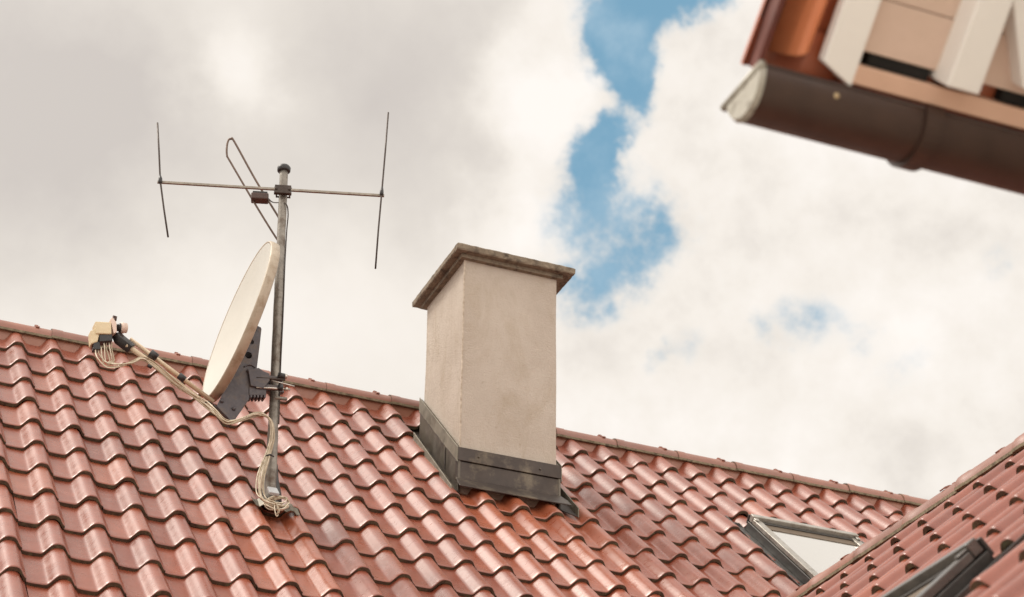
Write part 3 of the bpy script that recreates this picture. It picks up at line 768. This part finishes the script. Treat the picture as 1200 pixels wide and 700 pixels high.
# ------------------------------------------------------------------ cables
cab = empty('cable_bundle', hY(316, 560, -1.6), 'loose bundle of weathered whitish cables running from the dish arm down the mast', 'cables')
for k in range(7):
    o = (k-3)*1.25
    xs = 112+k*3.2; ys = 401+(1 if k > 2 else 7)
    jx = lambda a: rnd.uniform(-a, a)
    pts = [hY(xs, ys, LY+.01), hY(xs+.4, ys+6, LY+.0), hY(xs+3+jx(1), 421+k*.5+jx(1.5), LY-.01), hY(127+jx(3), 429.5-k*.9+jx(.8), LY-.03), hY(141+jx(1), 430-k*.7+jx(.6), LY-.03),
           hY(154, 425.5+o*.45, AY-.03), hY(166, 421+o*.5, AY-.02), hY(180, 428+o*.8+jx(.5), AY+.01), hY(205, 449+o*.7, AY+.02), hY(228, 464+o*.6+jx(.5), AY+.03), hY(242, 475+o*.9, AY+.03),
           hY(252, 484+o*.9+jx(.6), AY-.02), hY(265, 494.5+o*.6, AY-.025), hY(280, 492.5+o*.5, AY-.02), hY(297, 486+o*.55, DY-.01), hY(309, 486.5+o*.5, DY+.0), hY(318+o*.5, 495, DY+.01), hY(319+o*.6, 512, DY-.0)]
    m = MB()
    if k < 5:
        pts += [hY(315+o*.9, 530, DY-.0), hY(309.5+o*.9, 545, DY-.02), hY(305.5+o*1.0, 560+jx(2), DY-.04), hY(305+o*1.0, 575+jx(1), DY-.06), hY(308+o*1.0, 585+jx(1), DY-.07),
                hY(318+jx(2), 592+o*.7, DY-.08), hY(331+jx(2), 593+o*1.1, DY-.07), hY(337+jx(1.5), 588+o, DY-.05), hY(331+jx(2), 583.5+o*.6, DY-.03), hY(318, 585.5+o*.6, DY-.03), hY(310+jx(1.5), 590+o*.3, DY-.05), hY(317, 596+jx(1), DY-.09), hY(329, 597+jx(1), DY-.09), hY(338, 593+jx(2), DY-.07)]
    else:
        pts += [hY(317+o*.4, 525, DY), hY(312+o*.8, 540, DY-.02), hY(308+o*.6, 556, DY-.04), hY(307+o*.6, 572, DY-.06), hY(312, 584, DY-.08), hY(323, 590, DY-.09), hY(326.5, 602-(k-5)*2, DY-.10), hY(323.5, 604.5-(k-5)*2, DY-.10), hY(321, 598, DY-.09), hY(322, 588, DY-.07)]
    m.tube(catmull([p+V((0, rnd.uniform(-.012, .012), rnd.uniform(-.004, .004))) for p in pts], 7), .0027 if k % 2 else .0032, 7); m.build('cable', (M_cable, M_cable2)[k in (1, 4, 6)], cab)
m = MB(); c = hY(317.5, 538, DY-.005)
for px, py in ((315.3, 535), (243, 473)):
    p = hY(px, py, DY-.0); m = MB(); m.tube([p-V((.02, 0, .002)), p-V((.0, .022, 0)), p+V((.022, 0, .003))], .004, 6); m.build('cable_tie', M_black, cab)

# ------------------------------------------------------------------ ground
m = MB(); m.add([(-400, -400, 0), (400, -400, 0), (400, 400, 0), (-400, 400, 0)], [(0, 1, 2, 3)]); m.build('ground', M_ground, kind='structure')

# ------------------------------------------------------------------ sky and light
SUN_DIR = V((-.53, .31, .79)).normalized()      # towards the sun
el = math.asin(SUN_DIR.z); az = math.atan2(SUN_DIR.x, SUN_DIR.y)
wd = bpy.data.worlds.new('World'); scene.world = wd; wd.use_nodes = True
nt = wd.node_tree; bg = nt.nodes['Background']
sky = nt.nodes.new('ShaderNodeTexSky'); sky.sky_type = 'NISHITA'; sky.sun_disc = False
sky.sun_elevation = el; sky.sun_rotation = az; sky.air_density = 1.0; sky.dust_density = .6; sky.ozone_density = 1.2
BGS = .12
bg.inputs['Strength'].default_value = BGS
tc = nt.nodes.new('ShaderNodeTexCoord'); gen = tc.outputs['Generated']
def math_(op, a, b=None, c=None):
    n = nt.nodes.new('ShaderNodeMath'); n.operation = op
    for k, s in enumerate((a, b, c)):
        if s is None: continue
        if isinstance(s, (int, float)): n.inputs[k].default_value = s
        else: nt.links.new(s, n.inputs[k])
    return n.outputs[0]
def dotd_(v):
    n = nt.nodes.new('ShaderNodeVectorMath'); n.operation = 'DOT_PRODUCT'; nt.links.new(gen, n.inputs[0]); n.inputs[1].default_value = V(v).normalized(); return n.outputs['Value']
# warped direction for ragged cloud edges
nz = nt.nodes.new('ShaderNodeTexNoise'); nz.inputs['Scale'].default_value = 26; nz.inputs['Detail'].default_value = 9; nz.inputs['Roughness'].default_value = .62
nt.links.new(gen, nz.inputs['Vector'])
sub = nt.nodes.new('ShaderNodeVectorMath'); sub.operation = 'SUBTRACT'; nt.links.new(nz.outputs['Color'], sub.inputs[0]); sub.inputs[1].default_value = (.5, .5, .5)
scl = nt.nodes.new('ShaderNodeVectorMath'); scl.operation = 'SCALE'; nt.links.new(sub.outputs[0], scl.inputs[0]); scl.inputs['Scale'].default_value = .045
addv = nt.nodes.new('ShaderNodeVectorMath'); addv.operation = 'ADD'; nt.links.new(gen, addv.inputs[0]); nt.links.new(scl.outputs[0], addv.inputs[1])
warp = addv.outputs[0]
def blobs(lst, vec, op='MAXIMUM'):
    tot = None
    for px, py, r, wgt in lst:
        d = nt.nodes.new('ShaderNodeVectorMath'); d.operation = 'DISTANCE'; nt.links.new(vec, d.inputs[0]); d.inputs[1].default_value = ray(px, py)
        q = math_('DIVIDE', d.outputs['Value'], r/FPX)
        e = math_('MULTIPLY', math_('EXPONENT', math_('MULTIPLY', math_('MULTIPLY', q, q), -1.0)), wgt)
        tot = e if tot is None else math_(op, tot, e)
    return tot
blue = blobs([(760, -20, 56, .95), (735, 25, 44, 1.1), (802, 0, 34, .55), (840, -8, 26, .4), (728, 70, 34, .9), (738, 100, 27, .9), (750, 120, 24, .55), (712, 158, 22, .75), (692, 190, 28, .95), (715, 186, 24, .6),
              (672, 245, 38, .36), (725, 238, 52, .34), (790, 270, 32, .50), (760, 290, 36, .36), (700, 300, 50, .34), (735, 320, 36, .34), (690, 335, 32, .36), (715, 365, 30, .34), (665, 350, 28, .30), (705, 215, 30, .30),
              (888, 383, 16, .34), (925, 375, 34, .27), (762, 420, 16, .30), (800, 405, 30, .30), (1015, 390, 22, .33), (1060, 435, 34, .30), (1170, 300, 26, .30), (960, 380, 40, .26), (678, 75, 14, .30)], warp, 'ADD')
fn = nt.nodes.new('ShaderNodeTexNoise'); fn.inputs['Scale'].default_value = 48; fn.inputs['Detail'].default_value = 10; fn.inputs['Roughness'].default_value = .66; nt.links.new(gen, fn.inputs['Vector'])
fl_ = math_('MULTIPLY', math_('SUBTRACT', fn.outputs['Fac'], .47), 1.9)
mask = math_('ADD', blue, math_('MULTIPLY', fl_, math_('MINIMUM', math_('MULTIPLY', blue, 2.2), 1.0)))
def ramp_w(fac, stops, interp='EASE'):
    r = nt.nodes.new('ShaderNodeValToRGB'); e = r.color_ramp.elements; r.color_ramp.interpolation = interp
    while len(e) < len(stops): e.new(.5)
    for k, (p, c) in enumerate(stops): e[k].position = p; e[k].color = (*c, 1)
    nt.links.new(fac, r.inputs['Fac']); return r.outputs['Color']
mk = ramp_w(mask, [(.10, g3(0)), (.95, g3(1))])
# cloud brightness: soft grey masses and bright folds
grey = blobs([(40, 60, 150, .75), (150, 190, 130, .60), (30, 230, 130, .5), (430, 60, 110, .55), (470, 140, 110, .5), (560, 40, 60, .35), (330, 240, 100, .35), (500, 230, 80, .35), (180, 90, 90, .4), (860, 340, 70, .25), (1040, 300, 80, .22), (1150, 240, 70, .2), (900, 230, 60, .15), (1060, 540, 60, .14)], warp, 'ADD')
hi = blobs([(272, 92, 52, .75), (640, 120, 60, .5), (620, 260, 60, .3), (590, 90, 50, .3), (690, 100, 26, .4), (150, 330, 200, .35), (900, 120, 120, .35), (1000, 250, 120, .2), (950, 470, 220, .3), (1150, 350, 60, .2)], warp, 'ADD')
ln = nt.nodes.new('ShaderNodeTexNoise'); ln.inputs['Scale'].default_value = 9; ln.inputs['Detail'].default_value = 7; ln.inputs['Roughness'].default_value = .55; nt.links.new(gen, ln.inputs['Vector'])
lv = math_('ADD', math_('SUBTRACT', hi, grey), math_('MULTIPLY', math_('SUBTRACT', ln.outputs['Fac'], .5), 1.1))
bn = nt.nodes.new('ShaderNodeTexNoise'); bn.inputs['Scale'].default_value = 24; bn.inputs['Detail'].default_value = 8; bn.inputs['Roughness'].default_value = .6; bn.inputs['Distortion'].default_value = .0; nt.links.new(gen, bn.inputs['Vector'])
right = math_('MINIMUM', math_('MAXIMUM', math_('MULTIPLY', math_('SUBTRACT', dotd_(ray(1000, 250)), .972), 60), .15), 1)
lv = math_('ADD', lv, math_('MULTIPLY', math_('MULTIPLY', math_('SUBTRACT', bn.outputs['Fac'], .5), 2.0), right))
lv = math_('ADD', math_('MULTIPLY', lv, .5), .5)
# unseen cover overhead and behind the viewer is brightened to add fill light
K = 1/BGS
cl = ramp_w(lv, [(.0, (.65*K, .60*K, .56*K)), (.30, (.78*K, .725*K, .665*K)), (.54, (.93*K, .87*K, .80*K)), (.82, (1.02*K, .965*K, .91*K))], 'LINEAR')
def dotd(v):
    n = nt.nodes.new('ShaderNodeVectorMath'); n.operation = 'DOT_PRODUCT'; nt.links.new(gen, n.inputs[0]); n.inputs[1].default_value = V(v).normalized(); return n.outputs['Value']
# thin bright cover round the hidden sun plus an added fill glow in the unseen sky behind
g1 = math_('POWER', math_('MAXIMUM', dotd(SUN_DIR), 0), 10)
g2 = math_('MAXIMUM', dotd((.2, -.8, .5)), 0)
g0 = math_('SUBTRACT', 1, math_('MULTIPLY', math_('POWER', math_('MAXIMUM', dotd(CF), 0), 12), 1))
gf = math_('ADD', math_('MULTIPLY', math_('ADD', math_('MULTIPLY', g1, 3.2), math_('MULTIPLY', g2, 1.05)), g0), 1)
cs = nt.nodes.new('ShaderNodeVectorMath'); cs.operation = 'SCALE'; nt.links.new(cl, cs.inputs[0]); nt.links.new(gf, cs.inputs['Scale']); cl = cs.outputs[0]
cmb = mix(nt, sky.outputs['Color'], (.95, .95, .8), 1.0, 'MULTIPLY')
bl = mix(nt, cmb, (.22*K, .44*K, .61*K), .8)
bl = mix(nt, bl, (.42*K, .58*K, .70*K), ramp_w(bn.outputs['Fac'], [(.42, g3(0)), (.75, g3(.7))]))
fin = mix(nt, cl, bl, mk)
nt.links.new(fin, bg.inputs['Color'])

sd = bpy.data.lights.new('sun', 'SUN'); so = bpy.data.objects.new('sun', sd); COL.objects.link(so)
sd.energy = 2.2; sd.angle = math.radians(18); sd.color = (1, .93, .82)
so.rotation_euler = SUN_DIR.to_track_quat('Z', 'Y').to_euler(); so.location = (0, 0, 20)

scene.view_settings.view_transform = 'Standard'; scene.view_settings.look = 'None'
scene.view_settings.exposure = 0; scene.view_settings.gamma = 1
scene.render.engine = 'CYCLES'
scene.render.resolution_x = 1024; scene.render.resolution_y = 597
